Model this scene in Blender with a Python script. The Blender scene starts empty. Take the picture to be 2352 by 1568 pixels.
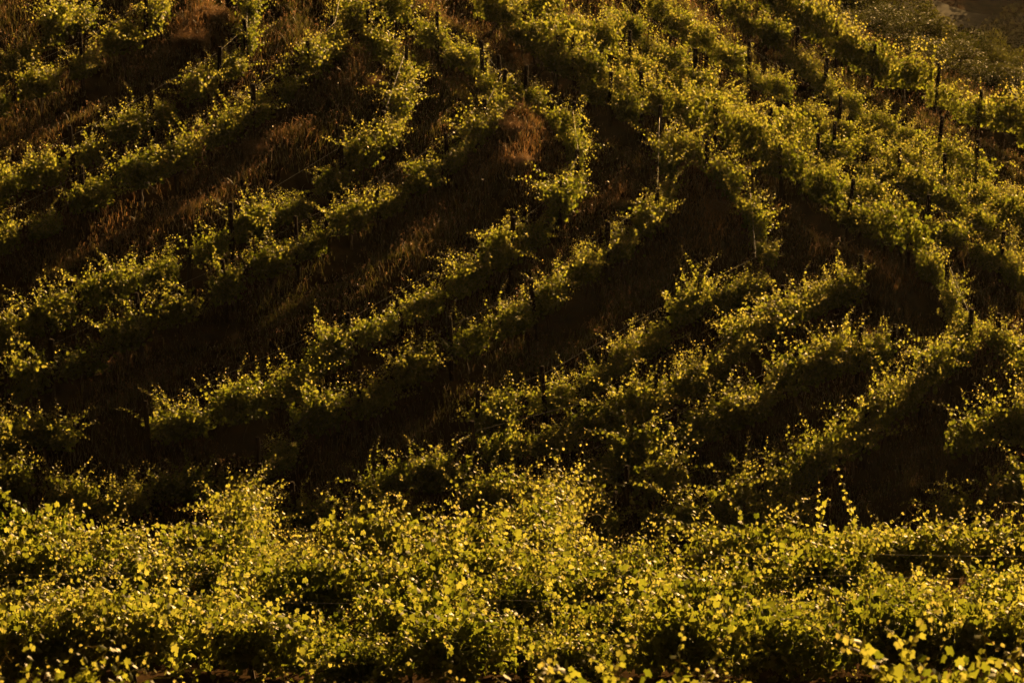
import bpy, math, random
import numpy as np
from mathutils import Vector

random.seed(7)
rng = np.random.default_rng(7)
scn = bpy.context.scene
COL = scn.collection

# ------------------------------------------------------------------ camera
PITCH = 20.0                       # degrees below the horizontal
FRAME_W, FRAME_H = 2352.0, 1568.0  # the frame the rows were measured in
LENS = 110.0
FPX = FRAME_W * LENS / 36.0
cam_d = bpy.data.cameras.new('camera')
cam_d.lens = LENS
cam_d.sensor_width = 36.0
cam_d.clip_start = 0.5
cam_d.clip_end = 9000.0
cam_d.dof.use_dof = True
cam_d.dof.focus_distance = 60.0
cam_d.dof.aperture_fstop = 3.8
cam = bpy.data.objects.new('camera', cam_d)
COL.objects.link(cam)
cam.location = (0, 0, 0)
cam.rotation_euler = (math.radians(90 - PITCH), 0, 0)
scn.camera = cam

# ------------------------------------------------------------------ sky, sun, exposure
SUN_EL, SUN_AZ = 15.7, 24.0        # azimuth to the right of straight ahead (+Y)
w = bpy.data.worlds.new('World')
scn.world = w
w.use_nodes = True
wn = w.node_tree
for n in list(wn.nodes):
    wn.nodes.remove(n)
sky = wn.nodes.new('ShaderNodeTexSky')
sky.sky_type = 'NISHITA'
sky.sun_disc = False
sky.sun_elevation = math.radians(SUN_EL)
sky.sun_rotation = math.radians(SUN_AZ)
sky.dust_density = 6.0
sky.ozone_density = 0.6
bg = wn.nodes.new('ShaderNodeBackground')
bg.inputs['Strength'].default_value = 0.0085
wo = wn.nodes.new('ShaderNodeOutputWorld')
tint = wn.nodes.new('ShaderNodeMix'); tint.data_type = 'RGBA'; tint.blend_type = 'MULTIPLY'
tint.inputs[0].default_value = 1.0
tint.inputs[7].default_value = (1.0, 0.66, 0.30, 1)      # warm evening sky
wn.links.new(sky.outputs[0], tint.inputs[6])
wn.links.new(tint.outputs[2], bg.inputs[0])
wn.links.new(bg.outputs[0], wo.inputs[0])

sun_d = bpy.data.lights.new('sun', 'SUN')
sun_d.energy = 5.0
sun_d.angle = math.radians(0.5)
sun_d.color = (1.0, 0.62, 0.23)
sun = bpy.data.objects.new('sun', sun_d)
COL.objects.link(sun)
_a, _e = math.radians(SUN_AZ), math.radians(SUN_EL)
to_sun = Vector((math.sin(_a) * math.cos(_e), math.cos(_a) * math.cos(_e), math.sin(_e)))
sun.rotation_euler = (-to_sun).to_track_quat('-Z', 'Y').to_euler()

vs = scn.view_settings
vs.view_transform = 'Standard'
vs.look = 'None'
vs.gamma = 1.0
vs.use_curve_mapping = False
vs.exposure = 1.98
try:
    scn.cycles.use_denoising = True
    scn.cycles.denoiser = 'OPENIMAGEDENOISE'
    scn.cycles.denoising_input_passes = 'RGB_ALBEDO_NORMAL'
    scn.cycles.denoising_prefilter = 'ACCURATE'
    scn.cycles.max_bounces = 8
    scn.cycles.transmission_bounces = 6
    scn.cycles.diffuse_bounces = 3
    scn.cycles.glossy_bounces = 2
    scn.cycles.volume_bounces = 0
except Exception:
    pass


# ------------------------------------------------------------------ helpers
def tag(o, label=None, cat=None, group=None, kind=None):
    if label: o['label'] = label
    if cat: o['category'] = cat
    if group: o['group'] = group
    if kind: o['kind'] = kind
    return o


def np_mesh(name, verts, loops, counts, material, attr=None, smooth=False):
    """verts (n,3); loops flat vertex indices; counts of corners per face; attr (n,4) colour"""
    me = bpy.data.meshes.new(name)
    verts = np.asarray(verts, dtype=np.float32)
    loops = np.asarray(loops, dtype=np.int32)
    counts = np.asarray(counts, dtype=np.int32)
    me.vertices.add(len(verts))
    me.vertices.foreach_set('co', verts.ravel())
    me.loops.add(len(loops))
    me.loops.foreach_set('vertex_index', loops)
    me.polygons.add(len(counts))
    starts = np.concatenate(([0], np.cumsum(counts)[:-1])).astype(np.int32)
    me.polygons.foreach_set('loop_start', starts)
    me.polygons.foreach_set('loop_total', counts)
    if smooth:
        me.polygons.foreach_set('use_smooth', np.ones(len(counts), dtype=bool))
    me.update(calc_edges=True)
    me.validate()
    if attr is not None:
        a = me.color_attributes.new('var', 'FLOAT_COLOR', 'POINT')
        a.data.foreach_set('color', np.asarray(attr, dtype=np.float32).ravel())
    me.materials.append(material)
    return me


def link(name, me, parent=None, loc=None):
    o = bpy.data.objects.new(name, me)
    COL.objects.link(o)
    if parent: o.parent = parent
    if loc is not None: o.location = loc
    return o


class Buf:
    """collects triangles / quads of one mesh"""
    def __init__(self):
        self.v, self.l, self.c, self.a, self.n = [], [], [], [], 0

    def add(self, v, faces, attr=(0.5, 0, 0, 1)):
        v = np.asarray(v, dtype=np.float32)
        self.v.append(v)
        for f in faces:
            self.l.extend([i + self.n for i in f])
            self.c.append(len(f))
        self.a.append(np.tile(np.asarray(attr, dtype=np.float32), (len(v), 1)))
        self.n += len(v)

    def tube(self, pts, radii, sides=3, attr=(0.5, 0, 0, 1), cap=False, twist=0.0):
        pts = np.asarray(pts, dtype=float)
        n = len(pts)
        tang = np.gradient(pts, axis=0)
        tang /= np.linalg.norm(tang, axis=1)[:, None] + 1e-9
        ref = np.array([0.0, 0, 1]) if abs(tang[0][2]) < 0.8 else np.array([1.0, 0, 0])
        vs_ = []
        for i in range(n):
            u = np.cross(tang[i], ref); u /= np.linalg.norm(u) + 1e-9
            w_ = np.cross(tang[i], u)
            for k in range(sides):
                a = 2 * math.pi * k / sides + twist
                vs_.append(pts[i] + radii[i] * (math.cos(a) * u + math.sin(a) * w_))
        fs = []
        for i in range(n - 1):
            for k in range(sides):
                k2 = (k + 1) % sides
                fs.append((i * sides + k, i * sides + k2, (i + 1) * sides + k2, (i + 1) * sides + k))
        if cap:
            fs.append(tuple((n - 1) * sides + k for k in range(sides)))
            fs.append(tuple(reversed(range(sides))))
        self.add(vs_, fs, attr)

    def mesh(self, name, material, smooth=False):
        return np_mesh(name, np.concatenate(self.v), self.l, self.c, material, np.concatenate(self.a), smooth)


# ------------------------------------------------------------------ materials
def new_mat(name):
    m = bpy.data.materials.new(name)
    m.use_nodes = True
    nt = m.node_tree
    for n in list(nt.nodes):
        nt.nodes.remove(n)
    out = nt.nodes.new('ShaderNodeOutputMaterial')
    return m, nt, out


def ramp(nt, stops):
    r = nt.nodes.new('ShaderNodeValToRGB')
    e = r.color_ramp.elements
    while len(e) > 1:
        e.remove(e[0])
    e[0].position, e[0].color = stops[0][0], (*stops[0][1], 1)
    for p, c in stops[1:]:
        k = e.new(p)
        k.color = (*c, 1)
    return r


def leaf_material(name, refl, trans, tip_refl, tip_trans, gloss=0.005, rough=0.5, tmix=0.55):
    """thin leaf: diffuse + translucent + a waxy sheen; colour varies leaf by leaf, shoot tips are younger and redder"""
    m, nt, out = new_mat(name)
    L = nt.links
    at = nt.nodes.new('ShaderNodeAttribute'); at.attribute_name = 'var'
    sep = nt.nodes.new('ShaderNodeSeparateColor')
    L.new(at.outputs['Color'], sep.inputs[0])
    oi = nt.nodes.new('ShaderNodeObjectInfo')
    ad = nt.nodes.new('ShaderNodeMath'); ad.operation = 'MULTIPLY_ADD'
    ad.inputs[1].default_value = 0.30; ad.inputs[2].default_value = -0.15
    L.new(oi.outputs['Random'], ad.inputs[0])
    sm = nt.nodes.new('ShaderNodeMath'); sm.operation = 'ADD'; sm.use_clamp = True
    L.new(sep.outputs[0], sm.inputs[0]); L.new(ad.outputs[0], sm.inputs[1])
    r1, r2 = ramp(nt, refl), ramp(nt, trans)
    L.new(sm.outputs[0], r1.inputs[0]); L.new(sm.outputs[0], r2.inputs[0])
    mixes = []
    for r, tipc in ((r1, tip_refl), (r2, tip_trans)):
        mx = nt.nodes.new('ShaderNodeMix'); mx.data_type = 'RGBA'
        L.new(sep.outputs[1], mx.inputs[0])
        L.new(r.outputs[0], mx.inputs[6]); mx.inputs[7].default_value = (*tipc, 1)
        mixes.append(mx)
    df = nt.nodes.new('ShaderNodeBsdfDiffuse'); tr = nt.nodes.new('ShaderNodeBsdfTranslucent')
    L.new(mixes[0].outputs[2], df.inputs[0]); L.new(mixes[1].outputs[2], tr.inputs[0])
    m1 = nt.nodes.new('ShaderNodeMixShader'); m1.inputs[0].default_value = tmix
    L.new(df.outputs[0], m1.inputs[1]); L.new(tr.outputs[0], m1.inputs[2])
    gl = nt.nodes.new('ShaderNodeBsdfGlossy'); gl.inputs['Roughness'].default_value = rough
    gl.inputs[0].default_value = (0.9, 0.85, 0.8, 1)
    fr = nt.nodes.new('ShaderNodeFresnel'); fr.inputs[0].default_value = 1.4
    fm = nt.nodes.new('ShaderNodeMath'); fm.operation = 'MULTIPLY'; fm.inputs[1].default_value = gloss * 10
    L.new(fr.outputs[0], fm.inputs[0])
    fm.use_clamp = True
    m2 = nt.nodes.new('ShaderNodeMixShader')
    L.new(fm.outputs[0], m2.inputs[0]); L.new(m1.outputs[0], m2.inputs[1]); L.new(gl.outputs[0], m2.inputs[2])
    L.new(m2.outputs[0], out.inputs[0])
    return m


def rough_material(name, stops, scale=8.0, rough=0.9, bump=0.4, spec=0.2, detail=6.0, stretch=(1, 1, 1)):
    m, nt, out = new_mat(name)
    L = nt.links
    tc = nt.nodes.new('ShaderNodeTexCoord')
    mp = nt.nodes.new('ShaderNodeMapping'); mp.inputs['Scale'].default_value = stretch
    L.new(tc.outputs['Object'], mp.inputs[0])
    ns = nt.nodes.new('ShaderNodeTexNoise'); ns.inputs['Scale'].default_value = scale
    ns.inputs['Detail'].default_value = detail
    L.new(mp.outputs[0], ns.inputs['Vector'])
    r = ramp(nt, stops)
    L.new(ns.outputs[0], r.inputs[0])
    p = nt.nodes.new('ShaderNodeBsdfPrincipled')
    p.inputs['Roughness'].default_value = rough
    p.inputs['Specular IOR Level'].default_value = spec
    L.new(r.outputs[0], p.inputs['Base Color'])
    b = nt.nodes.new('ShaderNodeBump'); b.inputs['Strength'].default_value = bump; b.inputs['Distance'].default_value = 0.05
    L.new(ns.outputs[0], b.inputs['Height']); L.new(b.outputs[0], p.inputs['Normal'])
    L.new(p.outputs[0], out.inputs[0])
    return m


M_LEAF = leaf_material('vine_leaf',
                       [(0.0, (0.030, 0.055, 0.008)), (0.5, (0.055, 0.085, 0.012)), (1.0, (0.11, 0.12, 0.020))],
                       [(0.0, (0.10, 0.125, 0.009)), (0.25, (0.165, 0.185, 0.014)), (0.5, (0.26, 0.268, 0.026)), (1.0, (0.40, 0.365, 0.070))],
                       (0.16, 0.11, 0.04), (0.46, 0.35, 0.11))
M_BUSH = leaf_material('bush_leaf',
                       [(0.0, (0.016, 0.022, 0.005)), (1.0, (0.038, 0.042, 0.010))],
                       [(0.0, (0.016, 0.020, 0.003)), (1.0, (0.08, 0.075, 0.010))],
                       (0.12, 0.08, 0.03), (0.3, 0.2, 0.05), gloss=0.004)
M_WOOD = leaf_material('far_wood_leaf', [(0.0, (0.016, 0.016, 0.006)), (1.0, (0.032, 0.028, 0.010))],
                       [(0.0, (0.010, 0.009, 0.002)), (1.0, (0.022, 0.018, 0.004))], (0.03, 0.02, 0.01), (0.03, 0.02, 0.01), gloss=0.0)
M_GRASS = leaf_material('dry_grass_blade',
                        [(0.0, (0.045, 0.042, 0.012)), (0.35, (0.07, 0.050, 0.022)), (0.75, (0.075, 0.046, 0.022)), (1.0, (0.12, 0.072, 0.036))],
                        [(0.0, (0.07, 0.066, 0.012)), (0.35, (0.09, 0.062, 0.022)), (0.75, (0.16, 0.080, 0.028)), (1.0, (0.27, 0.135, 0.05))],  # reddest stops raised to paint the sun's warm glow on the mounds
                        (0.19, 0.11, 0.06), (0.19, 0.105, 0.055), gloss=0.01, rough=0.5)
M_BARK = rough_material('vine_bark', [(0.3, (0.025, 0.016, 0.010)), (0.7, (0.075, 0.05, 0.03))], 22, stretch=(1, 1, 0.25))
M_POST = rough_material('post_wood', [(0.25, (0.010, 0.007, 0.005)), (0.55, (0.025, 0.017, 0.011)), (0.8, (0.05, 0.035, 0.024))], 14, stretch=(3, 3, 0.35), rough=0.95, spec=0.03)
M_SOIL = rough_material('dry_soil', [(0.3, (0.014, 0.009, 0.005)), (0.55, (0.030, 0.018, 0.009)), (0.8, (0.055, 0.032, 0.016))], 1.7, bump=0.9, detail=12, spec=0.0, rough=1.0)
M_ROAD = rough_material('asphalt', [(0.3, (0.09, 0.082, 0.072)), (0.7, (0.13, 0.12, 0.105))], 2.0, bump=0.1, spec=0.0)
m_, nt_, out_ = new_mat('galvanised_wire')
p_ = nt_.nodes.new('ShaderNodeBsdfPrincipled')
p_.inputs['Base Color'].default_value = (0.16, 0.14, 0.12, 1); p_.inputs['Metallic'].default_value = 0.6
p_.inputs['Roughness'].default_value = 0.55
nt_.links.new(p_.outputs[0], out_.inputs[0])
M_WIRE = m_


# ------------------------------------------------------------------ terrain
def smax(a, b, k):
    return np.logaddexp(a / k, b / k) * k


def smin(a, b, k):
    return -smax(-a, -b, k)


_ph = np.random.default_rng(3).uniform(0, 6.28, 24)


def waves(x, y, s, amp):
    r = 0
    for i in range(6):
        a = i * 1.13 + 0.4
        f = (1 + 0.37 * i) / s
        r = r + np.sin((x * math.cos(a) + y * math.sin(a)) * f + _ph[i]) / (1 + 0.5 * i)
    return amp * r


def smooth_ground(x, y):
    x = np.asarray(x, dtype=float); y = np.asarray(y, dtype=float)
    near = -51.36 - 0.16 * x + 0.27 * y
    near = near - (0.09 - 0.03 / (1 + np.exp(-x / 2.5))) * 2.0 * np.logaddexp(0, (78.5 - 0.30 * x - y) / 2.0)      # the foot of the slope is steeper
    far = -33.4 - 0.24 * x + 0.08 * y
    hill = smin(near, far, 0.7)
    # beyond the outermost row the spur falls away into the next valley
    hill = smin(hill, -12.0, 2.0)
    wv = 0.65 * x + 0.76 * y
    hill = hill - 0.85 * 2.5 * np.logaddexp(0, (wv - 93.5) / 2.5)
    back = 4.0 * np.logaddexp(0, (y - 190 - 0.3 * x) / 4.0)
    hill = smax(hill, smin(-66 + 0.12 * back + waves(x, y, 40, 1.5), 30.0, 4.0), 3.0)
    # the photographer's own slope
    cs = np.interp(y, [-400, -40, 0, 25.5, 30, 43, 50, 56, 80, 120, 400], [20, 14, -1.7, -14.2, -16.3, -21.45, -23.1, -25.2, -42, -80, -300])
    z = smax(hill, cs, 0.5)
    return z + waves(x, y, 7, 0.06)


# rows as measured on the photograph along the top wire, put down on the slope;  (x, y, is_post)
H = 1.6
ROWS = {}


def row(key, phrase, pts, h=H):
    ROWS[key] = dict(phrase=phrase, pts=pts, h=h)


P = 1
row('a', 'the row crossing the top left corner', [(-70, 130), (12, 90), (121, 31, P), (161, 0), (215, -45)])
row('b', 'the second row below the top left corner', [(-70, 210), (0, 179), (186, 96, P), (330, 10, P), (380, -40)])
row('c', 'the third row down the left edge', [(-70, 425), (0, 392), (168, 312, P), (349, 211, P), (499, 123, P), (567, 62, P), (572, -5), (570, -50)])
row('d', 'the fourth row down the left edge', [(-70, 530), (0, 495), (188, 401, P), (403, 315, P), (578, 209, P), (708, 111, P), (770, 52, P), (785, -30)])
row('e', 'the shaded row at left centre', [(-60, 760), (60, 700), (230, 625), (430, 540), (530, 491, P), (699, 399), (781, 340, P), (845, 303), (881, 268, P), (918, 215), (931, 120, P), (850, 42, P), (790, -30)])
row('f', 'the long row climbing from the lower left', [(20, 870), (115, 795, P), (250, 735), (322, 695, P), (515, 610, P), (682, 515, P), (872, 417, P), (1031, 315, P), (1117, 242, P), (1152, 172, P), (1110, 118, P), (1004, 38, P), (930, -5), (870, -45)])
row('g', 'the short row at the lower left edge', [(-60, 1000), (20, 955), (100, 935), (165, 960)])
row('h', 'the dim row just above the central row', [(340, 940), (430, 915), (540, 890), (645, 849), (804, 733, P), (1029, 619), (1174, 524, P), (1284, 438, P), (1329, 357, P), (1315, 250, P), (1204, 173, P), (1150, 148)])
row('i', 'the central row with the bright wire', [(600, 1030), (700, 930), (831, 869, P), (1037, 748, P), (1234, 654, P), (1397, 533, P), (1510, 447, P), (1545, 365), (1515, 262, P), (1402, 177, P), (1278, 92, P), (1190, 5), (1140, -40)])
row('j', 'the row below the central row', [(1095, 915), (1255, 857, P), (1348, 830), (1480, 735), (1600, 659, P), (1736, 592, P), (1765, 526), (1724, 445, P), (1618, 345, P), (1545, 300)])
row('k', 'the second row below the central row', [(1095, 990), (1250, 955), (1330, 930), (1507, 880), (1629, 813, P), (1710, 735), (1800, 680, P), (1890, 640), (1985, 605)])
row('l', 'the third row below the central row', [(1340, 1040), (1420, 1005), (1550, 955, P), (1700, 905), (1830, 825), (1970, 772, P), (2060, 760)])
row('m', 'the looping row at right', [(1640, 1130), (1750, 1075), (1860, 1035), (1988, 949, P), (2120, 842, P), (2205, 760), (2228, 725, P), (2195, 660), (2182, 615, P), (2087, 520, P), (1949, 432, P), (1798, 342, P), (1650, 253, P), (1478, 177, P), (1321, 104, P), (1240, 50), (1150, -10), (1090, -45)])
row('n', 'the upper short row at the right edge', [(2420, 880), (2352, 803), (2293, 734, P), (2255, 690)])
row('o', 'the broad bright row right of centre', [(2430, 690), (2300, 545, P), (2132, 466, P), (2000, 390), (1880, 325, P), (1770, 262), (1640, 195), (1450, 90, P), (1340, 30), (1270, -15), (1210, -50)])
row('p', 'the fourth row below the right ridge', [(2430, 590), (2300, 500), (2200, 430), (2068, 355, P), (1919, 293, P), (1810, 240), (1750, 212), (1676, 168), (1598, 128, P), (1526, 75), (1440, 5), (1390, -40)])
row('q', 'the third row below the right ridge', [(2430, 510), (2276, 418), (2176, 365, P), (2076, 315), (2000, 275), (1926, 238, P), (1800, 160), (1723, 112, P), (1600, 40), (1530, -15), (1490, -45)])
row('r', 'the second row below the right ridge', [(2430, 445), (2340, 400), (2250, 345, P), (2156, 288), (2060, 245), (1976, 205), (1894, 148, P), (1830, 77, P), (1725, 5), (1670, -45)])
row('t', 'the outermost row on the right ridge', [(2430, 300), (2345, 258), (2249, 220, P), (2153, 166, P), (2007, 117, P), (1924, 70, P), (1825, 8), (1760, -40)])
row('u', 'the low row in the dark hollow', [(830, 1075), (930, 1035), (1060, 1050)])
row('v', 'the low central row above the foreground', [(1080, 1115), (1200, 1085), (1330, 1110), (1440, 1085), (1560, 1050)])
row('x', 'the lowest dark row at lower left', [(-60, 1085), (40, 1065), (130, 1075), (215, 1110)])
row('y', 'the dim row left of the low hollow', [(230, 1120), (360, 1065), (500, 1030), (610, 1090)])
row('z', 'the lowest left row above the foreground', [(540, 1150), (680, 1120), (820, 1120), (950, 1140)])
row('aa', 'the low right row above the foreground', [(1230, 1165), (1400, 1150), (1560, 1150), (1720, 1130), (1900, 1100)])
row('bb', 'the lowest short row at the right edge', [(2110, 1110), (2240, 1090), (2352, 1070), (2430, 1060)])
row('w', 'the middle short row at the right edge', [(2190, 985), (2265, 945), (2330, 935), (2425, 985)])

_ct, _st = math.cos(math.radians(PITCH)), math.sin(math.radians(PITCH))


def ray(px, py):
    u = (px - FRAME_W / 2) / FPX
    v = -(py - FRAME_H / 2) / FPX
    d = np.array([u, _ct + v * _st, -_st + v * _ct])
    return d / np.linalg.norm(d)


def on_slope(px, py, h, lo=56.0, hi=320.0):
    d = ray(px, py)
    t = np.linspace(lo, hi, 1600)
    g = d[2] * t - (smooth_ground(d[0] * t, d[1] * t) + h)
    k = np.argmax(g < 0)
    if g[k] >= 0: k = len(t) - 1
    if k == 0: k = 1
    t0, t1 = t[k - 1], t[k]
    g0, g1 = g[k - 1], g[k]
    tt = t0 + (t1 - t0) * g0 / (g0 - g1 + 1e-9)
    return np.array([d[0] * tt, d[1] * tt])


for R in ROWS.values():
    R['xy'] = np.array([on_slope(p[0], p[1], R['h']) for p in R['pts']])
    R['post'] = [len(p) > 2 for p in R['pts']]
    if R['xy'][0][0] > R['xy'][-1][0] and len(R['pts']) and R['pts'][0][0] > R['pts'][-1][0]:
        R['xy'] = R['xy'][::-1]; R['post'] = R['post'][::-1]; R['pts'] = R['pts'][::-1]

for R in ROWS.values():
    n = len(R['pts'])
    for k in (0, n - 1):
        if 0 < R['pts'][k][0] < FRAME_W and 0 < R['pts'][k][1] < 1050 and n > 4:
            R['post'][k] = True
    XY, PO, PT = [R['xy'][0]], [R['post'][0]], [R['pts'][0]]
    run = 0.0
    for k in range(1, n):
        run += float(np.hypot(*(R['xy'][k] - R['xy'][k - 1])))
        XY.append(R['xy'][k]); PT.append(R['pts'][k])
        if not R['post'][k] and run > 4.2:
            PO.append(True); run = 0.0
        else:
            PO.append(R['post'][k])
            if R['post'][k]: run = 0.0
    R['xy'], R['post'], R['pts'] = np.array(XY), PO, PT

# foreground block: straight rows across the photographer's slope
FRONT_Y = [(41.6, 'the nearest row of the foreground block'), (43.6, 'the second row of the foreground block'),
           (45.6, 'the third row of the foreground block'), (47.6, 'the fourth row of the foreground block'),
           (49.6, 'the farthest row of the foreground block')]
NEAR_Y = (25.5, 'the blurred row at the bottom edge')

segs = []
for R in ROWS.values():
    for a, b in zip(R['xy'][:-1], R['xy'][1:]):
        segs.append((a, b))
SA = np.array([s[0] for s in segs]); SB = np.array([s[1] for s in segs])


def row_distance(x, y):
    best = np.full(x.shape, 99.0)
    for a, b in zip(SA, SB):
        ab = b - a
        t = np.clip(((x - a[0]) * ab[0] + (y - a[1]) * ab[1]) / (ab @ ab + 1e-9), 0, 1)
        best = np.minimum(best, np.hypot(x - a[0] - t * ab[0], y - a[1] - t * ab[1]))
    return best


def hump(d):
    t = np.clip((d - 0.5) / 1.3, 0, 1)
    return 0.55 * t * t * (3 - 2 * t)


MOUNDS = [(on_slope(px, py, 0.5), r, a) for px, py, r, a in [
    (1205, 290, 0.75, 0.75), (1195, 350, 1.0, 0.85), (1175, 430, 0.9, 0.6), (1600, 410, 0.75, 0.75), (1635, 480, 1.05, 0.9), (1620, 570, 0.9, 0.5),
    (845, 150, 0.7, 0.6), (830, 215, 0.9, 0.6), (485, 75, 1.0, 0.8), (440, 135, 0.8, 0.5), (2300, 800, 0.8, 0.6), (2320, 880, 0.9, 0.6),
    (1010, 215, 0.8, 0.4), (1430, 470, 0.8, 0.4), (640, 310, 0.7, 0.4), (2010, 620, 0.9, 0.4), (1000, 320, 0.8, 0.4)]]


def mound(x, y):
    z = 0.0
    for (c, r, a) in MOUNDS:
        z = z + a * np.exp(-((x - c[0]) ** 2 + (y - c[1]) ** 2) / (2 * r * r))
    return z


def hill_mask(x, y):
    wv = 0.65 * x + 0.76 * y
    return np.clip((90.9 - wv) / 1.2, 0, 1) * np.clip((y - 62) / 4, 0, 1) * np.clip((150 - y) / 10, 0, 1)


def warp_axis(lo, hi, step, far):
    core = np.arange(lo, hi + step / 2, step)
    out, d = [], step
    x = hi
    while x < far:
        d *= 1.25; x += d; out.append(x)
    neg, d, x = [], step, lo
    while x > -far:
        d *= 1.25; x -= d; neg.append(x)
    return np.array(neg[::-1] + list(core) + out)


gx, gy = warp_axis(-26, 32, 0.22, 6000), warp_axis(24, 135, 0.25, 6000)
GX, GY = np.meshgrid(gx, gy)
inner = (GX > -40) & (GX < 45) & (GY > 60) & (GY < 150)
RD = np.full(GX.shape, 9.0)
RD[inner] = row_distance(GX[inner], GY[inner])
GZ = smooth_ground(GX, GY) + np.where(inner, (hump(RD) + mound(GX, GY)) * hill_mask(GX, GY), 0)
GZ = GZ + np.where(inner, waves(GX, GY, 0.9, 0.03) + rng.normal(0, 0.012, GX.shape), 0)
ny, nx = GX.shape
idx = np.arange(ny * nx).reshape(ny, nx)
quads = np.stack([idx[:-1, :-1], idx[:-1, 1:], idx[1:, 1:], idx[1:, :-1]], -1).reshape(-1, 4)
me = np_mesh('ground', np.stack([GX, GY, GZ], -1).reshape(-1, 3), quads.ravel(), np.full(len(quads), 4), M_SOIL, smooth=True)
tag(link('ground', me), kind='structure')


def ground_z(x, y, d=None):
    """height of the finished ground"""
    x = np.atleast_1d(np.asarray(x, float)); y = np.atleast_1d(np.asarray(y, float))
    d = row_distance(x, y) if d is None else d
    return smooth_ground(x, y) + (hump(d) + mound(x, y)) * hill_mask(x, y) + waves(x, y, 0.9, 0.03)


# ------------------------------------------------------------------ vines
ang = np.radians([0, 26, 52, 80, 112, 145, 180, 215, 248, 280, 308, 334])
rad = np.array([1.0, 0.70, 0.93, 0.66, 0.80, 0.66, 0.22, 0.66, 0.80, 0.66, 0.93, 0.70])
LEAF2D = np.stack([np.sin(ang) * rad, np.cos(ang) * rad + 0.25], -1)
LEAF2D = np.concatenate([[[0, 0.25]], LEAF2D])       # fan centre first
NB = len(ang)
FAN = np.array([(0, 1 + k, 1 + (k + 1) % NB) for k in range(NB)])


def leaves_arrays(pos, blade, normal, size, curl):
    """one lobed, folded leaf per position"""
    n = len(pos)
    blade = blade / (np.linalg.norm(blade, axis=1)[:, None] + 1e-9)
    normal = normal - (normal * blade).sum(1)[:, None] * blade
    normal /= np.linalg.norm(normal, axis=1)[:, None] + 1e-9
    side = np.cross(blade, normal)
    lx = LEAF2D[None, :, 0] * 0.56 * size[:, None]
    ly = LEAF2D[None, :, 1] * 0.56 * size[:, None]
    lz = -curl[:, None] * np.abs(lx) - 0.5 * curl[:, None] * ly * ly / (size[:, None] + 1e-9)
    v = pos[:, None, :] + lx[..., None] * side[:, None, :] + ly[..., None] * blade[:, None, :] + lz[..., None] * normal[:, None, :]
    f = FAN[None] + (np.arange(n) * (NB + 1))[:, None, None]
    return v.reshape(-1, 3), f.reshape(-1)


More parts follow.
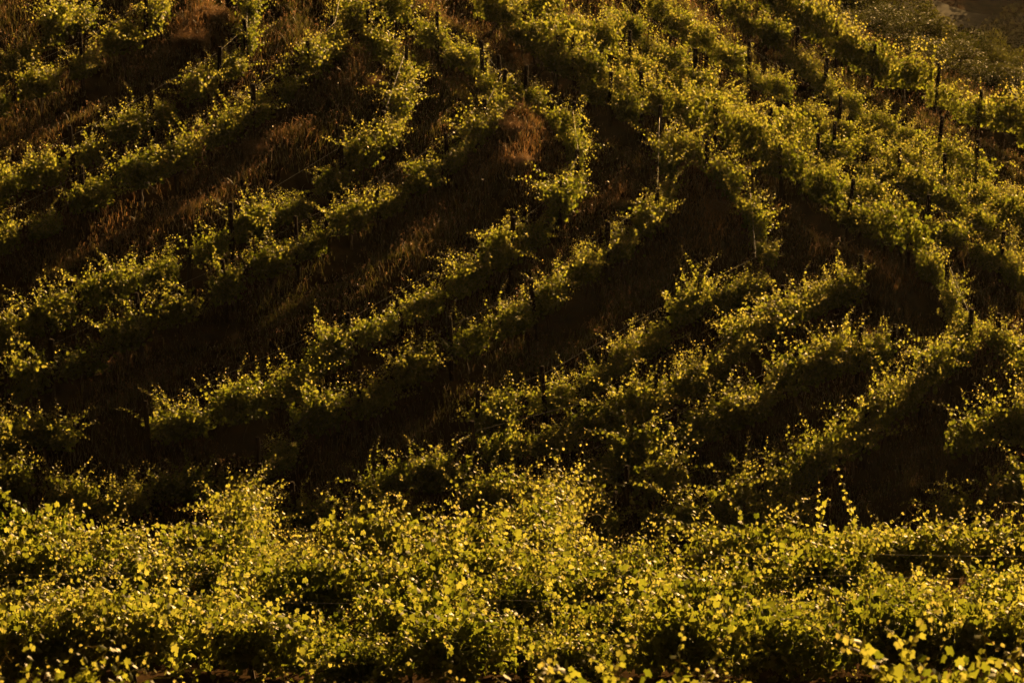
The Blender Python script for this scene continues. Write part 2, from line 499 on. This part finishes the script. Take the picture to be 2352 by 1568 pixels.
def vine_foliage(name, seed, L=1.35, base=0.62, shoots=26, length=(0.55, 1.15), side=0.35, along=0.25, droop=0.05, leaf=0.125, extra=0.5, width=0.08, body=480, top=1.12, thick=0.13):
    g = np.random.default_rng(seed)
    pos, blade, normal, size, curl, var = [], [], [], [], [], []
    B = Buf()
    for s in range(shoots):
        p = np.array([g.uniform(-L / 2, L / 2), g.normal(0, width), base + g.normal(0, 0.08)])
        d = np.array([g.normal(0, along), g.normal(0, side), 1.0])
        d /= np.linalg.norm(d)
        ln = g.uniform(*length) * (1.3 if g.random() < 0.14 else 1.0)
        steps = max(4, int(ln / 0.062))
        pts = [p.copy()]
        hang = g.normal(0, 0.06, 3); hang[2] = 0
        flip = 1 if g.random() < 0.5 else -1
        for k in range(steps):
            t = (k + 1) / steps
            d = d + g.normal(0, 0.10, 3) + hang + np.array([0, 0, -droop * (0.4 + 1.6 * t)])
            d /= np.linalg.norm(d)
            p = p + d * 0.062
            pts.append(p.copy())
            for e in range(1 + (g.random() < extra * (1 - t))):
                flip = -flip
                a = g.normal(0, 0.6)
                lat = np.cross(d, [math.cos(a), math.sin(a), 0.2]); lat /= np.linalg.norm(lat) + 1e-9
                lat = lat * flip
                pet = g.uniform(0.04, 0.09) * (1 - 0.6 * t)
                q = p + lat * pet + np.array([0, 0, 0.4 * pet])
                sz = leaf * (1.05 - 0.75 * t ** 2.5) * g.uniform(0.72, 1.2)
                out = lat * 0.7 + np.array([0, 0, -0.55 + 0.7 * t]) + g.normal(0, 0.35, 3)
                nm = np.array([0, 0, 0.75]) + lat * 0.55 + g.normal(0, 0.45, 3)
                pos.append(q); blade.append(out); normal.append(nm); size.append(sz); curl.append(g.uniform(0.05, 0.7))
                tipness = max(0.0, (t - 0.72) / 0.28) * g.uniform(0.3, 1.0)
                var.append((np.clip(g.normal(0.38 + 0.25 * t, 0.18), 0, 1), tipness * 0.8, 0, 1))  # brighter up the shoot: sunlit row tops painted into the leaf colour
        pts = np.array(pts)
        B.tube(pts[::2] if len(pts) > 6 else pts, np.linspace(0.0055, 0.0018, len(pts[::2] if len(pts) > 6 else pts)), 3, (0.7, 0.35, 0, 1))
        # a tendril or a bare curled tip now and then
        if g.random() < 0.4:
            q = [pts[-1]]
            dd = d.copy()
            for k in range(5):
                dd = dd + g.normal(0, 0.35, 3); dd /= np.linalg.norm(dd)
                q.append(q[-1] + dd * 0.035)
            B.tube(np.array(q), np.linspace(0.002, 0.0012, 6), 3, (0.8, 0.8, 0, 1))
    # older leaves filling the hedge between cordon and wire; darker colour paints its shade
    for k in range(body):
        q = np.array([np.clip(g.normal(0, L * 0.27), -L / 2, L / 2), g.normal(0, thick), g.uniform(base - 0.12, top + 0.25 * g.random())])
        th = g.uniform(0, 6.283)
        o_ = np.array([math.cos(th), math.sin(th), 0])
        pos.append(q); blade.append(o_ * 0.5 + np.array([0, 0, -0.8]) + g.normal(0, 0.3, 3)); normal.append(o_ * 0.9 + np.array([0, 0, 0.5]) + g.normal(0, 0.3, 3))
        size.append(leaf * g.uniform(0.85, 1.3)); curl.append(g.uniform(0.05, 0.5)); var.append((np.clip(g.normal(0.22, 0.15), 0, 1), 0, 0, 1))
    pos, blade, normal = map(np.array, (pos, blade, normal))
    size, curl, var = np.array(size), np.array(curl), np.array(var, dtype=np.float32)
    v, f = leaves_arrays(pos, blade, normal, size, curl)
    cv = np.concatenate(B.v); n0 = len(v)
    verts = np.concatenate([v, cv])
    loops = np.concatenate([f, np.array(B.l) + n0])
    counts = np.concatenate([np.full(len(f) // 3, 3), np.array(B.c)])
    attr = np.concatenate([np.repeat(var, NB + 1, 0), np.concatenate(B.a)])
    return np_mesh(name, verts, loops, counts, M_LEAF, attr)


def vine_trunk(seed, base=0.55, L=1.45):
    g = np.random.default_rng(seed)
    B = Buf()
    pts = [np.array([g.normal(0, 0.03), 0, -0.15])]
    for k in range(6):
        pts.append(pts[-1] + np.array([g.normal(0, 0.03), g.normal(0, 0.025), (base + 0.15) / 6]))
    top = pts[-1]
    B.tube(np.array(pts), np.array([0.045, 0.038, 0.034, 0.033, 0.032, 0.034, 0.03]) * g.uniform(0.85, 1.2), 6)
    for s in (-1, 1):
        c = [top - np.array([0, 0, 0.03])]
        for k in range(5):
            c.append(c[-1] + np.array([s * L / 2 / 5, g.normal(0, 0.015), g.normal(0.008, 0.018)]))
        B.tube(np.array(c), np.linspace(0.024, 0.012, 6), 5, cap=True)
    return B.mesh('trunk', M_BARK, True)


KINDS = []   # (mesh, adjective)
for k in range(6):
    KINDS.append((vine_foliage('foliage', 100 + k, L=1.55, shoots=54, side=0.11, along=0.17, droop=0.0, base=0.66, length=(0.55, 1.5), leaf=0.108, width=0.07), 'upright'))
for k in range(5):
    KINDS.append((vine_foliage('foliage', 200 + k, L=1.55, shoots=54, side=0.26, along=0.26, droop=0.02, base=0.62, length=(0.55, 1.45), leaf=0.108, width=0.09), 'sprawling'))
for k in range(4):
    KINDS.append((vine_foliage('foliage', 300 + k, L=1.55, shoots=30, side=0.22, droop=0.02, length=(0.5, 1.55), extra=0.3, leaf=0.112, body=280), 'sparse'))
FRONT = [(vine_foliage('foliage', 400 + k, L=1.5, base=0.7, shoots=(60, 46, 66, 38, 54, 62, 50)[k], side=0.42, along=0.38, droop=0.05, length=(0.5, 1.5), leaf=0.115, width=0.16, body=620, top=1.2, thick=0.22), 'bushy') for k in range(7)]
TRUNKS = [vine_trunk(500 + k) for k in range(6)]
TRUNKS_FRONT = [vine_trunk(520 + k, 0.75, 1.5) for k in range(3)]

ORD = ['', 'first', 'second', 'third', 'fourth', 'fifth', 'sixth', 'seventh', 'eighth', 'ninth', 'tenth', 'eleventh', 'twelfth', 'thirteenth',
       'fourteenth', 'fifteenth', 'sixteenth', 'seventeenth', 'eighteenth', 'nineteenth', 'twentieth', 'twenty-first', 'twenty-second', 'twenty-third']


def place(i, n):
    """where along its row: from whichever end is nearer"""
    if i < (n + 1) // 2:
        return ('leftmost' if i == 0 else ORD[i + 1] + ' from the left') + ' in '
    k = n - i
    return ('rightmost' if k == 1 else ORD[k] + ' from the right') + ' in '


def in_view(x, y, z, mx=60, mt=30, mb=60):
    # camera-space projection
    fwd = y * _ct - z * _st
    up = y * _st + z * _ct
    px = FRAME_W / 2 + FPX * x / fwd
    py = FRAME_H / 2 - FPX * up / fwd
    return -mx < px < FRAME_W + mx and -mt < py < FRAME_H + mb


def add_vine(x, y, z, heading, kinds, trunks, label, group, sc=1.0, slim=1.0):
    mesh, adj = kinds
    e = bpy.data.objects.new('grapevine', None)
    e.empty_display_size = 0.3
    COL.objects.link(e)
    e.location = (x, y, z)
    e.rotation_euler = (0, 0, heading)
    e.scale = (sc, sc * slim, sc * random.uniform(0.95, 1.22))
    link('foliage', mesh, e)
    link('trunk', random.choice(trunks), e)
    tag(e, label, 'grapevine', group)
    return e


def walk(xy, spacing, jitter=0.15):
    seg = np.hypot(*np.diff(xy, axis=0).T)
    cum = np.concatenate(([0], np.cumsum(seg)))
    n = max(2, int(round(cum[-1] / spacing)))
    out = []
    for i in range(n):
        s = (i + 0.5) * cum[-1] / n + random.uniform(-jitter, jitter)
        s = min(max(s, 0.01), cum[-1] - 0.01)
        k = int(np.searchsorted(cum, s) - 1)
        t = (s - cum[k]) / seg[k]
        p = xy[k] * (1 - t) + xy[k + 1] * t
        d = xy[k + 1] - xy[k]
        out.append((p[0], p[1], math.atan2(d[1], d[0])))
    return out


n_vines = 0
for key, R in ROWS.items():
    spots = []
    for (x, y, a) in walk(R['xy'], 1.3 if key in ('p', 'q', 'r', 't') else 1.5 if key in ('o', 'm', 'j', 'k', 'l') else 1.72, 0.4 if key in ('j', 'k', 'l', 'v', 'aa') else 0.15):
        z = float(smooth_ground(x, y)) + float(waves(x, y, 0.9, 0.03))
        if in_view(x, y, z + 1.4, mx=70, mt=40):
            spots.append((x, y, z, a))
    # left to right as one sees them
    spots.sort(key=lambda s: s[0] / s[1])
    for i, (x, y, z, a) in enumerate(spots):
        kd = random.choices(KINDS, weights=[3] * 6 + [2.6] * 5 + [1.6] * 4)[0]
        lab = f"{kd[1]} backlit grapevine, {place(i, len(spots))}{R['phrase']}"
        add_vine(x, y, z, a + random.choice((0, math.pi)) + random.gauss(0, 0.06), kd, TRUNKS, lab, 'grapevines on the terraced hillside', random.choice((0.76, 0.88, 0.96, 1.02, 1.1)) * (1.18 if key in ('k', 'l', 'm', 'u', 'v', 'n', 'w', 'aa', 'bb', 't') else 0.9 if key in ('o', 'p', 'q', 'r') else 1.0), 0.75 if key in ('o', 'p', 'q', 'r', 't', 'm') else 0.9)
        n_vines += 1

for (yy, phrase) in FRONT_Y + [NEAR_Y]:
    near = yy < 35
    half = yy * 0.166 / _ct * 1.06
    n = int(round(2 * half / (1.5 if not near else 1.3)))
    for i in range(n):
        x = -half + (i + 0.5) * 2 * half / n + random.uniform(-0.2, 0.2)
        y = yy + random.uniform(-0.15, 0.15)
        z = float(smooth_ground(x, y))
        lab = f"dense {'glowing' if not near else 'out-of-focus'} grapevine, {place(i, n)}{phrase}"
        add_vine(x, y, z, random.choice((0, math.pi)) + random.gauss(0, 0.08), random.choice(FRONT), TRUNKS_FRONT, lab, 'grapevines in the foreground block', random.choice((0.76, 0.9, 1.0, 1.06, 1.12)))
        n_vines += 1
print('VINES', n_vines)


# ------------------------------------------------------------------ posts and wires
def post_mesh(seed):
    g = np.random.default_rng(seed)
    B = Buf()
    n = 8
    zs = np.linspace(-0.4, 1.66, n)
    lean = g.normal(0, 0.02, 2)
    pts = np.array([[lean[0] * z + g.normal(0, 0.004), lean[1] * z + g.normal(0, 0.004), z] for z in zs])
    r = np.linspace(0.074, 0.066, n) * g.uniform(0.9, 1.15) * (1 + g.normal(0, 0.03, n))
    pts = np.vstack([pts, pts[-1] + [0, 0, 0.015]]); r = np.append(r, r[-1] * 0.72)
    B.tube(pts, r, 7, cap=True, twist=g.uniform(0, 1))
    return B.mesh('vineyard_post', M_POST)


POSTS = [post_mesh(600 + k) for k in range(6)]
for key, R in ROWS.items():
    ps = [tuple(xy) for xy, f in zip(R['xy'], R['post']) if f]
    ps.sort(key=lambda s: s[0] / s[1])
    for i, (x, y) in enumerate(ps):
        o = link('vineyard_post', random.choice(POSTS), None, (x, y, float(smooth_ground(x, y))))
        o.rotation_euler = (random.gauss(0, 0.035), random.gauss(0, 0.035), random.uniform(0, 6.28))
        o.scale = (1, 1, random.uniform(1.04, 1.16))
        where = place(i, len(ps)) if len(ps) > 1 else 'the only one in '
        tag(o, f"dark wooden post, {where}{R['phrase']}", 'post', 'posts holding the vine wires')
    if key in ('g', 'u', 'v', 'w', 'x', 'y', 'z', 'aa', 'bb'):
        continue
    # top wire, taut from post to post (and on to the next post where the row leaves the picture)
    nn = len(R['post'])
    keep = [k for k in range(nn) if R['post'][k] or (k in (0, nn - 1) and not (0 < R['pts'][k][0] < FRAME_W and 0 < R['pts'][k][1] < FRAME_H))]
    if len(keep) < 2:
        continue
    pts = [np.array([R['xy'][k][0], R['xy'][k][1], float(smooth_ground(*R['xy'][k])) + 1.62]) for k in keep]
    fine = []
    for a, b in zip(pts[:-1], pts[1:]):
        for t in np.linspace(0, 1, 7)[:-1]:
            q = a * (1 - t) + b * t
            q[2] -= 0.05 * t * (1 - t)
            fine.append(q)
    fine.append(pts[-1])
    B = Buf()
    B.tube(np.array(fine), np.full(len(fine), 0.0045), 4)
    tag(link('trellis_wire', B.mesh('trellis_wire', M_WIRE)), f"thin shining trellis wire strung along {R['phrase']}", 'wire', 'trellis wires along the rows')

for (yy, phrase) in FRONT_Y[1:4]:
    half = yy * 0.166 / _ct * 1.1
    xs = np.linspace(-half, half, 60)
    fine = np.stack([xs, np.full(60, yy + 0.02), smooth_ground(xs, np.full(60, yy)) + 1.55 - 0.06 * np.abs(np.sin(xs * 0.6))], -1)
    B = Buf()
    B.tube(fine, np.full(60, 0.004), 4)
    tag(link('trellis_wire', B.mesh('trellis_wire', M_WIRE)), f"level trellis wire strung through {phrase}", 'wire', 'trellis wires along the rows')

# ------------------------------------------------------------------ dry grass on the banks
NB_G = 450000
x = rng.uniform(-20, 26, NB_G * 3); y = rng.uniform(64, 128, NB_G * 3)
vis = np.abs(x) < y * 0.185
x, y = x[vis], y[vis]
d = row_distance(x, y)
mo = mound(x, y)
dens = np.clip(0.42 + 0.25 * np.clip(d - 0.3, 0, 1.2) + waves(x, y, 0.8, 0.30) + 0.8 * np.clip(mo, 0, 0.8), 0.02, 1) * hill_mask(x, y)
keep = rng.uniform(0, 1, len(x)) < dens
x, y, d, mo = x[keep][:NB_G], y[keep][:NB_G], d[keep][:NB_G], mo[keep][:NB_G]
n = len(x)
z = ground_z(x, y, d)
tall = np.clip(0.5 + waves(x, y, 2.3, 0.3), 0.15, 1.2)
h = rng.gamma(4, 0.030, n) * (0.4 + tall * 0.7 + 0.12 * np.clip(mo, 0, 0.7)) + 0.05
stalk = rng.uniform(0, 1, n) < 0.10
h = np.where(stalk, h * 1.7 + 0.1, h)
wd = np.where(stalk, 0.006, rng.uniform(0.006, 0.013, n))
a = rng.uniform(0, 6.283, n)
lean = rng.normal(0, 0.35, (n, 2)) * h[:, None]
sx, sy = np.cos(a) * wd, np.sin(a) * wd
p0 = np.stack([x - sx, y - sy, z - 0.03], -1); p1 = np.stack([x + sx, y + sy, z - 0.03], -1)
m0 = np.stack([x - sx * .8 + lean[:, 0] * .4, y - sy * .8 + lean[:, 1] * .4, z + h * .6], -1)
m1 = np.stack([x + sx * .8 + lean[:, 0] * .4, y + sy * .8 + lean[:, 1] * .4, z + h * .6], -1)
tp = np.stack([x + lean[:, 0], y + lean[:, 1], z + h], -1)
V = np.stack([p0, p1, m1, m0, tp], 1).reshape(-1, 3)
i0 = np.arange(n) * 5
lp = np.stack([i0, i0 + 1, i0 + 2, i0 + 3, i0 + 3, i0 + 2, i0 + 4], -1).ravel()
ct = np.tile([4, 3], n)
hue = np.clip(0.20 + waves(x, y, 3.1, 0.16) + 0.85 * np.clip(mo, 0, 0.7) + rng.normal(0, 0.22, n), 0, 1)  # redder, brighter on mounds: dry weeds plus painted warm sunlight
at = np.zeros((n, 5, 4), np.float32); at[..., 0] = hue[:, None]; at[..., 3] = 1
at[:, 4, 1] = np.where(stalk, 0.9, 0.0)
sk = np.where(stalk)[0]
g = np.random.default_rng(9)
HV, HA = [], []
for rpt in range(3):        # three little husks near the top of each stalk
    c = np.stack([x[sk] + lean[sk, 0] * (1 - .12 * rpt), y[sk] + lean[sk, 1] * (1 - .12 * rpt), z[sk] + h[sk] * (1 - .09 * rpt)], -1) + g.normal(0, 0.012, (len(sk), 3))
    o1 = g.normal(0, 0.013, (len(sk), 3)); o2 = g.normal(0, 0.013, (len(sk), 3))
    HV.append(np.stack([c - o1, c - o2, c + o1 + o2], 1).reshape(-1, 3))
    a_ = np.zeros((len(sk) * 3, 4), np.float32); a_[:, 0] = np.repeat(g.uniform(0.5, 1, len(sk)), 3); a_[:, 1] = 0.8; a_[:, 3] = 1
    HA.append(a_)
HV = np.concatenate(HV); HA = np.concatenate(HA)
lp = np.concatenate([lp, np.arange(len(HV)) + len(V)]); ct = np.concatenate([ct, np.full(len(HV) // 3, 3)])
V = np.concatenate([V, HV]); at = np.concatenate([at.reshape(-1, 4), HA])
me = np_mesh('dry_grass', V, lp, ct, M_GRASS, at.reshape(-1, 4))
tag(link('dry_grass', me), 'dry reddish grass and weeds covering the banks between the vine rows', 'grass', kind='stuff')


# ------------------------------------------------------------------ tussocks on the banks
def tussock_mesh(seed, r=0.55, hgt=0.6, n=1500, green=0.1, heads=0.5):
    """a loose dome of fine stalks, many with seed heads"""
    g = np.random.default_rng(seed)
    th = g.uniform(0, 6.283, n); rr = r * np.sqrt(g.uniform(0, 1, n)) * (0.85 + 0.2 * np.sin(th * 3 + seed) + 0.12 * np.sin(th * 7 + seed))
    bx, by = np.cos(th) * rr, np.sin(th) * rr
    clump = 0.75 + 0.25 * np.sin(bx * 9 + seed) * np.sin(by * 9 + 2 * seed)
    hh = hgt * g.uniform(0.35, 1.0, n) * (1.05 - 0.75 * (rr / r) ** 2) * clump
    zb = -0.08 - 0.25 * (rr / r) ** 2
    tx, ty = bx + g.normal(0, 0.35, n) * hh + np.cos(th) * 0.2 * hh, by + g.normal(0, 0.35, n) * hh + np.sin(th) * 0.2 * hh
    a = g.uniform(0, 6.283, n); wx, wy = np.cos(a) * 0.004, np.sin(a) * 0.004
    v = np.stack([np.stack([bx - wx, by - wy, zb], -1), np.stack([bx + wx, by + wy, zb], -1),
                  np.stack([bx * .6 + tx * .4 + wx, by * .6 + ty * .4 + wy, zb + (hh - zb) * .6], -1), np.stack([bx * .6 + tx * .4 - wx, by * .6 + ty * .4 - wy, zb + (hh - zb) * .6], -1),
                  np.stack([tx, ty, hh], -1)], 1).reshape(-1, 3)
    i0 = np.arange(n) * 5
    lp = np.stack([i0, i0 + 1, i0 + 2, i0 + 3, i0 + 3, i0 + 2, i0 + 4], -1).ravel()
    at = np.zeros((n, 5, 4), np.float32); at[..., 0] = np.clip(g.normal(green, 0.18, n), 0, 1)[:, None]; at[..., 3] = 1
    at = at.reshape(-1, 4); ct = np.tile([4, 3], n)
    hd = np.where(g.uniform(0, 1, n) < heads)[0]
    for rpt in range(3):
        c = np.stack([tx, ty, hh - 0.03 * rpt], -1)[hd] + g.normal(0, 0.012, (len(hd), 3))
        o1, o2 = g.normal(0, 0.012, (len(hd), 3)), g.normal(0, 0.012, (len(hd), 3))
        t3 = np.stack([c - o1, c - o2, c + o1 + o2], 1).reshape(-1, 3)
        lp = np.concatenate([lp, np.arange(len(t3)) + len(v)]); ct = np.concatenate([ct, np.full(len(hd), 3)])
        a3 = np.zeros((len(t3), 4), np.float32); a3[:, 0] = np.repeat(np.clip(g.normal(0.7, 0.2, len(hd)), 0, 1), 3); a3[:, 1] = 0.6; a3[:, 3] = 1
        v = np.concatenate([v, t3]); at = np.concatenate([at, a3])
    return np_mesh('grass_tussock', v, lp, ct, M_GRASS, at)


TU = [tussock_mesh(700, 0.85, 0.5, 4600, 0.1, 0.15), tussock_mesh(701, 0.55, 0.42, 2600, 0.12, 0.2), tussock_mesh(702, 0.7, 0.5, 2400, 0.75, 0.7), tussock_mesh(703, 0.95, 0.55, 3600, 0.7, 0.7)]
for (px, py, k, lab) in [
        (488, 75, 3, 'large round grass tussock on the bank at upper left'),
        (1190, 345, 2, 'grassy tussock on the bank right of the upper centre'),
        (1165, 310, 2, 'small grass tussock just above the central one'),
        (1195, 425, 2, 'dry weed clump below the central tussock'),
        (1640, 510, 2, 'dry weed clump on the slope of the right central bank'),
        (850, 215, 2, 'low dry weed clump on the upper left bank'),
        (440, 130, 2, 'dry seed-headed weed clump left of the large round tussock'),
        (1430, 480, 1, 'grass tussock in the lit gap right of the centre'),
        (590, 320, 2, 'small dry weed clump in the gap of upper left rows')]:
    q = on_slope(px, py, 0.5)
    o = link('grass_tussock', TU[k], None, (q[0], q[1], float(ground_z(q[0], q[1])[0])))
    o.rotation_euler = (0, 0, random.uniform(0, 6.28))
    s = random.uniform(0.55, 0.8); o.scale = (s * random.uniform(0.8, 1.2), s, s * 0.8)
    tag(o, lab, 'grass tussock', 'weeds and tussocks on the banks')


# ------------------------------------------------------------------ bushes and trees beyond the ridge
def crown_mesh(seed, r=1.8, hgt=2.6, n=12000, leaf=0.065, blobs=20):
    g = np.random.default_rng(seed)
    cs = []
    for k in range(blobs):
        th = g.uniform(0, 6.283); rr = r * 0.75 * math.sqrt(g.random()); zz = hgt * g.uniform(0.06, 0.85)
        sh = 1 - 0.5 * abs(zz / hgt - 0.45)
        cs.append((math.cos(th) * rr * sh, math.sin(th) * rr * sh, zz, r * g.uniform(0.22, 0.5)))
    cs = np.array(cs)
    k = g.integers(0, blobs, n)
    dirs = g.normal(0, 1, (n, 3)); dirs /= np.linalg.norm(dirs, axis=1)[:, None]
    rad_ = cs[k, 3] * np.clip(g.normal(0.88, 0.13, n), 0.1, 1.25)
    pos = cs[k, :3] + dirs * rad_[:, None] * np.array([1, 1, 0.8])
    sz = leaf * g.uniform(0.6, 1.4, n)
    v, f = leaves_arrays(pos, dirs * 0.4 + g.normal(0, 0.6, (n, 3)), dirs + g.normal(0, 0.6, (n, 3)), sz, g.uniform(0, 0.5, n))
    var = np.zeros((n, 4), np.float32)
    var[:, 0] = np.clip(g.normal(0.45, 0.2, n) + g.normal(0, 0.15, blobs)[k], 0, 1); var[:, 3] = 1
    return np_mesh('crown', v, f, np.full(len(f) // 3, 3), M_BUSH, np.repeat(var, NB + 1, 0))


def limb_mesh(seed, hgt=2.6, r=1.4):
    g = np.random.default_rng(seed)
    B = Buf()
    for k in range(7):
        th = g.uniform(0, 6.283); e = g.uniform(0.3, 0.9) * r
        t = np.linspace(0, 1, 7)[:, None]
        tip = np.array([math.cos(th) * e, math.sin(th) * e, hgt * g.uniform(0.6, 0.9)])
        pts = t * tip * np.array([1, 1, 1]) + np.sin(t * 3.1) * g.normal(0, 0.12, 3)
        pts[:, 2] -= 0.2 * (1 - t[:, 0])
        B.tube(pts, np.linspace(0.06, 0.012, 7) * hgt / 2.6, 5)
    return B.mesh('trunk', M_BARK, True)


CR = [crown_mesh(800 + k, r=1.7 + 0.25 * (k % 3), hgt=2.6) for k in range(4)]
LM = [limb_mesh(820 + k) for k in range(3)]


def bush(px, py, wv, sc, lab, name='bush', cat='bush', group='bushes beyond the ridge row'):
    """crown top near the measured spot, standing on the outer slope, wv metres out along its fall line"""
    d = ray(px, py)
    t = (wv + 17.2) / (0.65 * d[0] + 0.76 * d[1])
    x, y, ztop = d[0] * t, d[1] * t, d[2] * t
    z = float(smooth_ground(x, y))
    hgt = min(6.0, max(1.5, ztop - z + 0.55))
    e = bpy.data.objects.new(name, None); COL.objects.link(e)
    e.location = (x, y, z); e.rotation_euler = (0, 0, random.uniform(0, 6.28))
    e.scale = (sc, sc, hgt / 2.6)
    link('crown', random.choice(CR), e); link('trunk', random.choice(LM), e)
    tag(e, lab, cat, group)
    print('BUSH', round(hgt, 2), lab)
    return e


for args in [
        (1890, -25, 75.6, 0.8, 'low dark bush at the top edge behind the ridge row'),
        (1950, -22, 76.4, 1.0, 'second dark bush from the top edge behind the ridge row'),
        (2020, -22, 77.6, 1.1, 'tallest dark bush behind the ridge row'),
        (2092, 6, 78.0, 0.8, 'rounded bush right of the tallest one, before the road'),
        (2135, 58, 77.4, 0.8, 'small bush between the rounded bush and the wide bush'),
        (2195, 84, 78.2, 1.0, 'wide bush above the middle of the ridge row'),
        (2258, 112, 78.0, 0.75, 'bush with flecked lit leaves right of the wide bush'),
        (2308, 142, 78.4, 0.8, 'bush second from the right edge, under the dark hill'),
        (2365, 150, 78.8, 0.9, 'rightmost bush cut by the right edge'),
        (1985, 40, 73.7, 1.0, 'low spreading bush at the upper end of the ridge row'),
        (2050, 70, 73.7, 1.0, 'low bush tucked close behind the ridge row, under the tallest one'),
        (2120, 105, 73.7, 1.0, 'low bush under the small bush, close behind the ridge row'),
        (2185, 140, 73.7, 1.0, 'low bush under the wide bush, close behind the ridge row'),
        (2250, 175, 73.7, 1.0, 'low bush under the flecked bush, close behind the ridge row'),
        (2310, 200, 73.7, 1.0, 'low bush near the right edge, close behind the ridge row'),
        (2370, 215, 73.7, 1.0, 'lowest bush cut by the right edge')]:
    bush(*args)

# ------------------------------------------------------------------ far valley: wooded slope, road, tree
road_pts = [on_slope(px, py, 0.05, 150, 900) for px, py in [(2010, -30), (2075, 8), (2130, 32), (2180, 48), (2240, 58), (2330, 62), (2450, 58)]]
rp = np.array(road_pts)
tt = np.linspace(0, len(rp) - 1, 60)
cx, cy = np.interp(tt, range(len(rp)), rp[:, 0]), np.interp(tt, range(len(rp)), rp[:, 1])
tn = np.stack([np.gradient(cx), np.gradient(cy)], -1); tn /= np.linalg.norm(tn, axis=1)[:, None]
nr = np.stack([-tn[:, 1], tn[:, 0]], -1) * 2.4
lv = np.stack([cx - nr[:, 0], cy - nr[:, 1], smooth_ground(cx, cy) + 0.35], -1)
rv = np.stack([cx + nr[:, 0], cy + nr[:, 1], smooth_ground(cx, cy) + 0.35], -1)
V = np.concatenate([lv, rv]); m = len(lv)
fq = np.array([(i, i + 1, m + i + 1, m + i) for i in range(m - 1)])
tag(link('road', np_mesh('road', V, fq.ravel(), np.full(len(fq), 4), M_ROAD)), kind='structure')


def far_tree(g, h, r, n, leaf):
    """one crown of the far wood: clumped leaf tufts over a short stem"""
    nb = 9
    cs = np.stack([g.normal(0, r * 0.42, nb), g.normal(0, r * 0.42, nb), h * g.uniform(0.2, 0.85, nb)], -1)
    rr = r * g.uniform(0.35, 0.6, nb)
    k = g.integers(0, nb, n)
    dr = g.normal(0, 1, (n, 3)); dr /= np.linalg.norm(dr, axis=1)[:, None]
    pos = cs[k] + dr * (rr[k] * np.clip(g.normal(0.85, 0.2, n), 0.1, 1.3))[:, None]
    v, f = leaves_arrays(pos, g.normal(0, 1, (n, 3)), dr + g.normal(0, 0.5, (n, 3)), leaf * g.uniform(0.6, 1.3, n), g.uniform(0, 0.5, n))
    var = np.zeros((n, 4), np.float32); var[:, 0] = np.clip(g.normal(0.4, 0.2, n), 0, 1); var[:, 3] = 1
    return v, f, np.repeat(var, NB + 1, 0)


def project(x, y, z):
    fwd = y * _ct - z * _st
    up = y * _st + z * _ct
    return FRAME_W / 2 + FPX * x / fwd, FRAME_H / 2 - FPX * up / fwd


g = np.random.default_rng(42)
VV, FF, AA, n0, cnt = [], [], [], 0, 0
for k in range(1500):
    x, y = g.uniform(20, 130), g.uniform(190, 460)
    if abs(x) > y * 0.30 or x < y * 0.07: continue
    z = float(smooth_ground(x, y)); h = g.uniform(4, 8)
    q_ = project(x, y, z + h)
    if not (1700 < q_[0] < 2600 and -400 < q_[1] < 500): continue
    bx, by = project(x, y, z)
    tx, ty = project(x, y, z + h)
    if np.hypot(x - rp[:, 0], y - rp[:, 1]).min() < 7: continue
    rx = np.hypot(cx - x, cy - y)
    if rx.min() < 7: continue
    if 1950 < bx < 2260 and ty < 100 and y < np.interp(bx, [2000, 2300], [rp[0, 1], rp[5, 1]]) + 2: continue
    v, f, a = far_tree(g, h, h * 0.42, 1300, 0.26)
    VV.append(v + np.array([x, y, z])); FF.append(f + n0); AA.append(a); n0 += len(v); cnt += 1
f = np.concatenate(FF)
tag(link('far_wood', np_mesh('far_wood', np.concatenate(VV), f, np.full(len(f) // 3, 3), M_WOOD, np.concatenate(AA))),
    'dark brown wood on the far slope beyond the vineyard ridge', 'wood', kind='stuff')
print('FARTREES', cnt, 'ROAD', rp.tolist())

# ------------------------------------------------------------------ evening haze
m_, nt_, out_ = new_mat('evening_haze')
pv = nt_.nodes.new('ShaderNodeVolumePrincipled')
pv.inputs['Color'].default_value = (0.95, 0.9, 0.82, 1)
pv.inputs['Density'].default_value = 0.000026
pv.inputs['Anisotropy'].default_value = 0.55
nt_.links.new(pv.outputs[0], out_.inputs['Volume'])
b0 = np.array([GX.min() - 20, GY.min() - 20, GZ.min() - 1.0])
b1 = np.array([GX.max() + 20, GY.max() + 20, max(GZ.max(), 3.0) + 3.0])
print('HAZE', b0, b1)
c = np.array([[(b0, b1)[i][0], (b0, b1)[j][1], (b0, b1)[k][2]] for i in (0, 1) for j in (0, 1) for k in (0, 1)])
fc = np.array([(0, 1, 3, 2), (4, 6, 7, 5), (0, 4, 5, 1), (2, 3, 7, 6), (0, 2, 6, 4), (1, 5, 7, 3)])
tag(link('haze', np_mesh('haze', c, fc.ravel(), np.full(6, 4), m_)), kind='stuff')
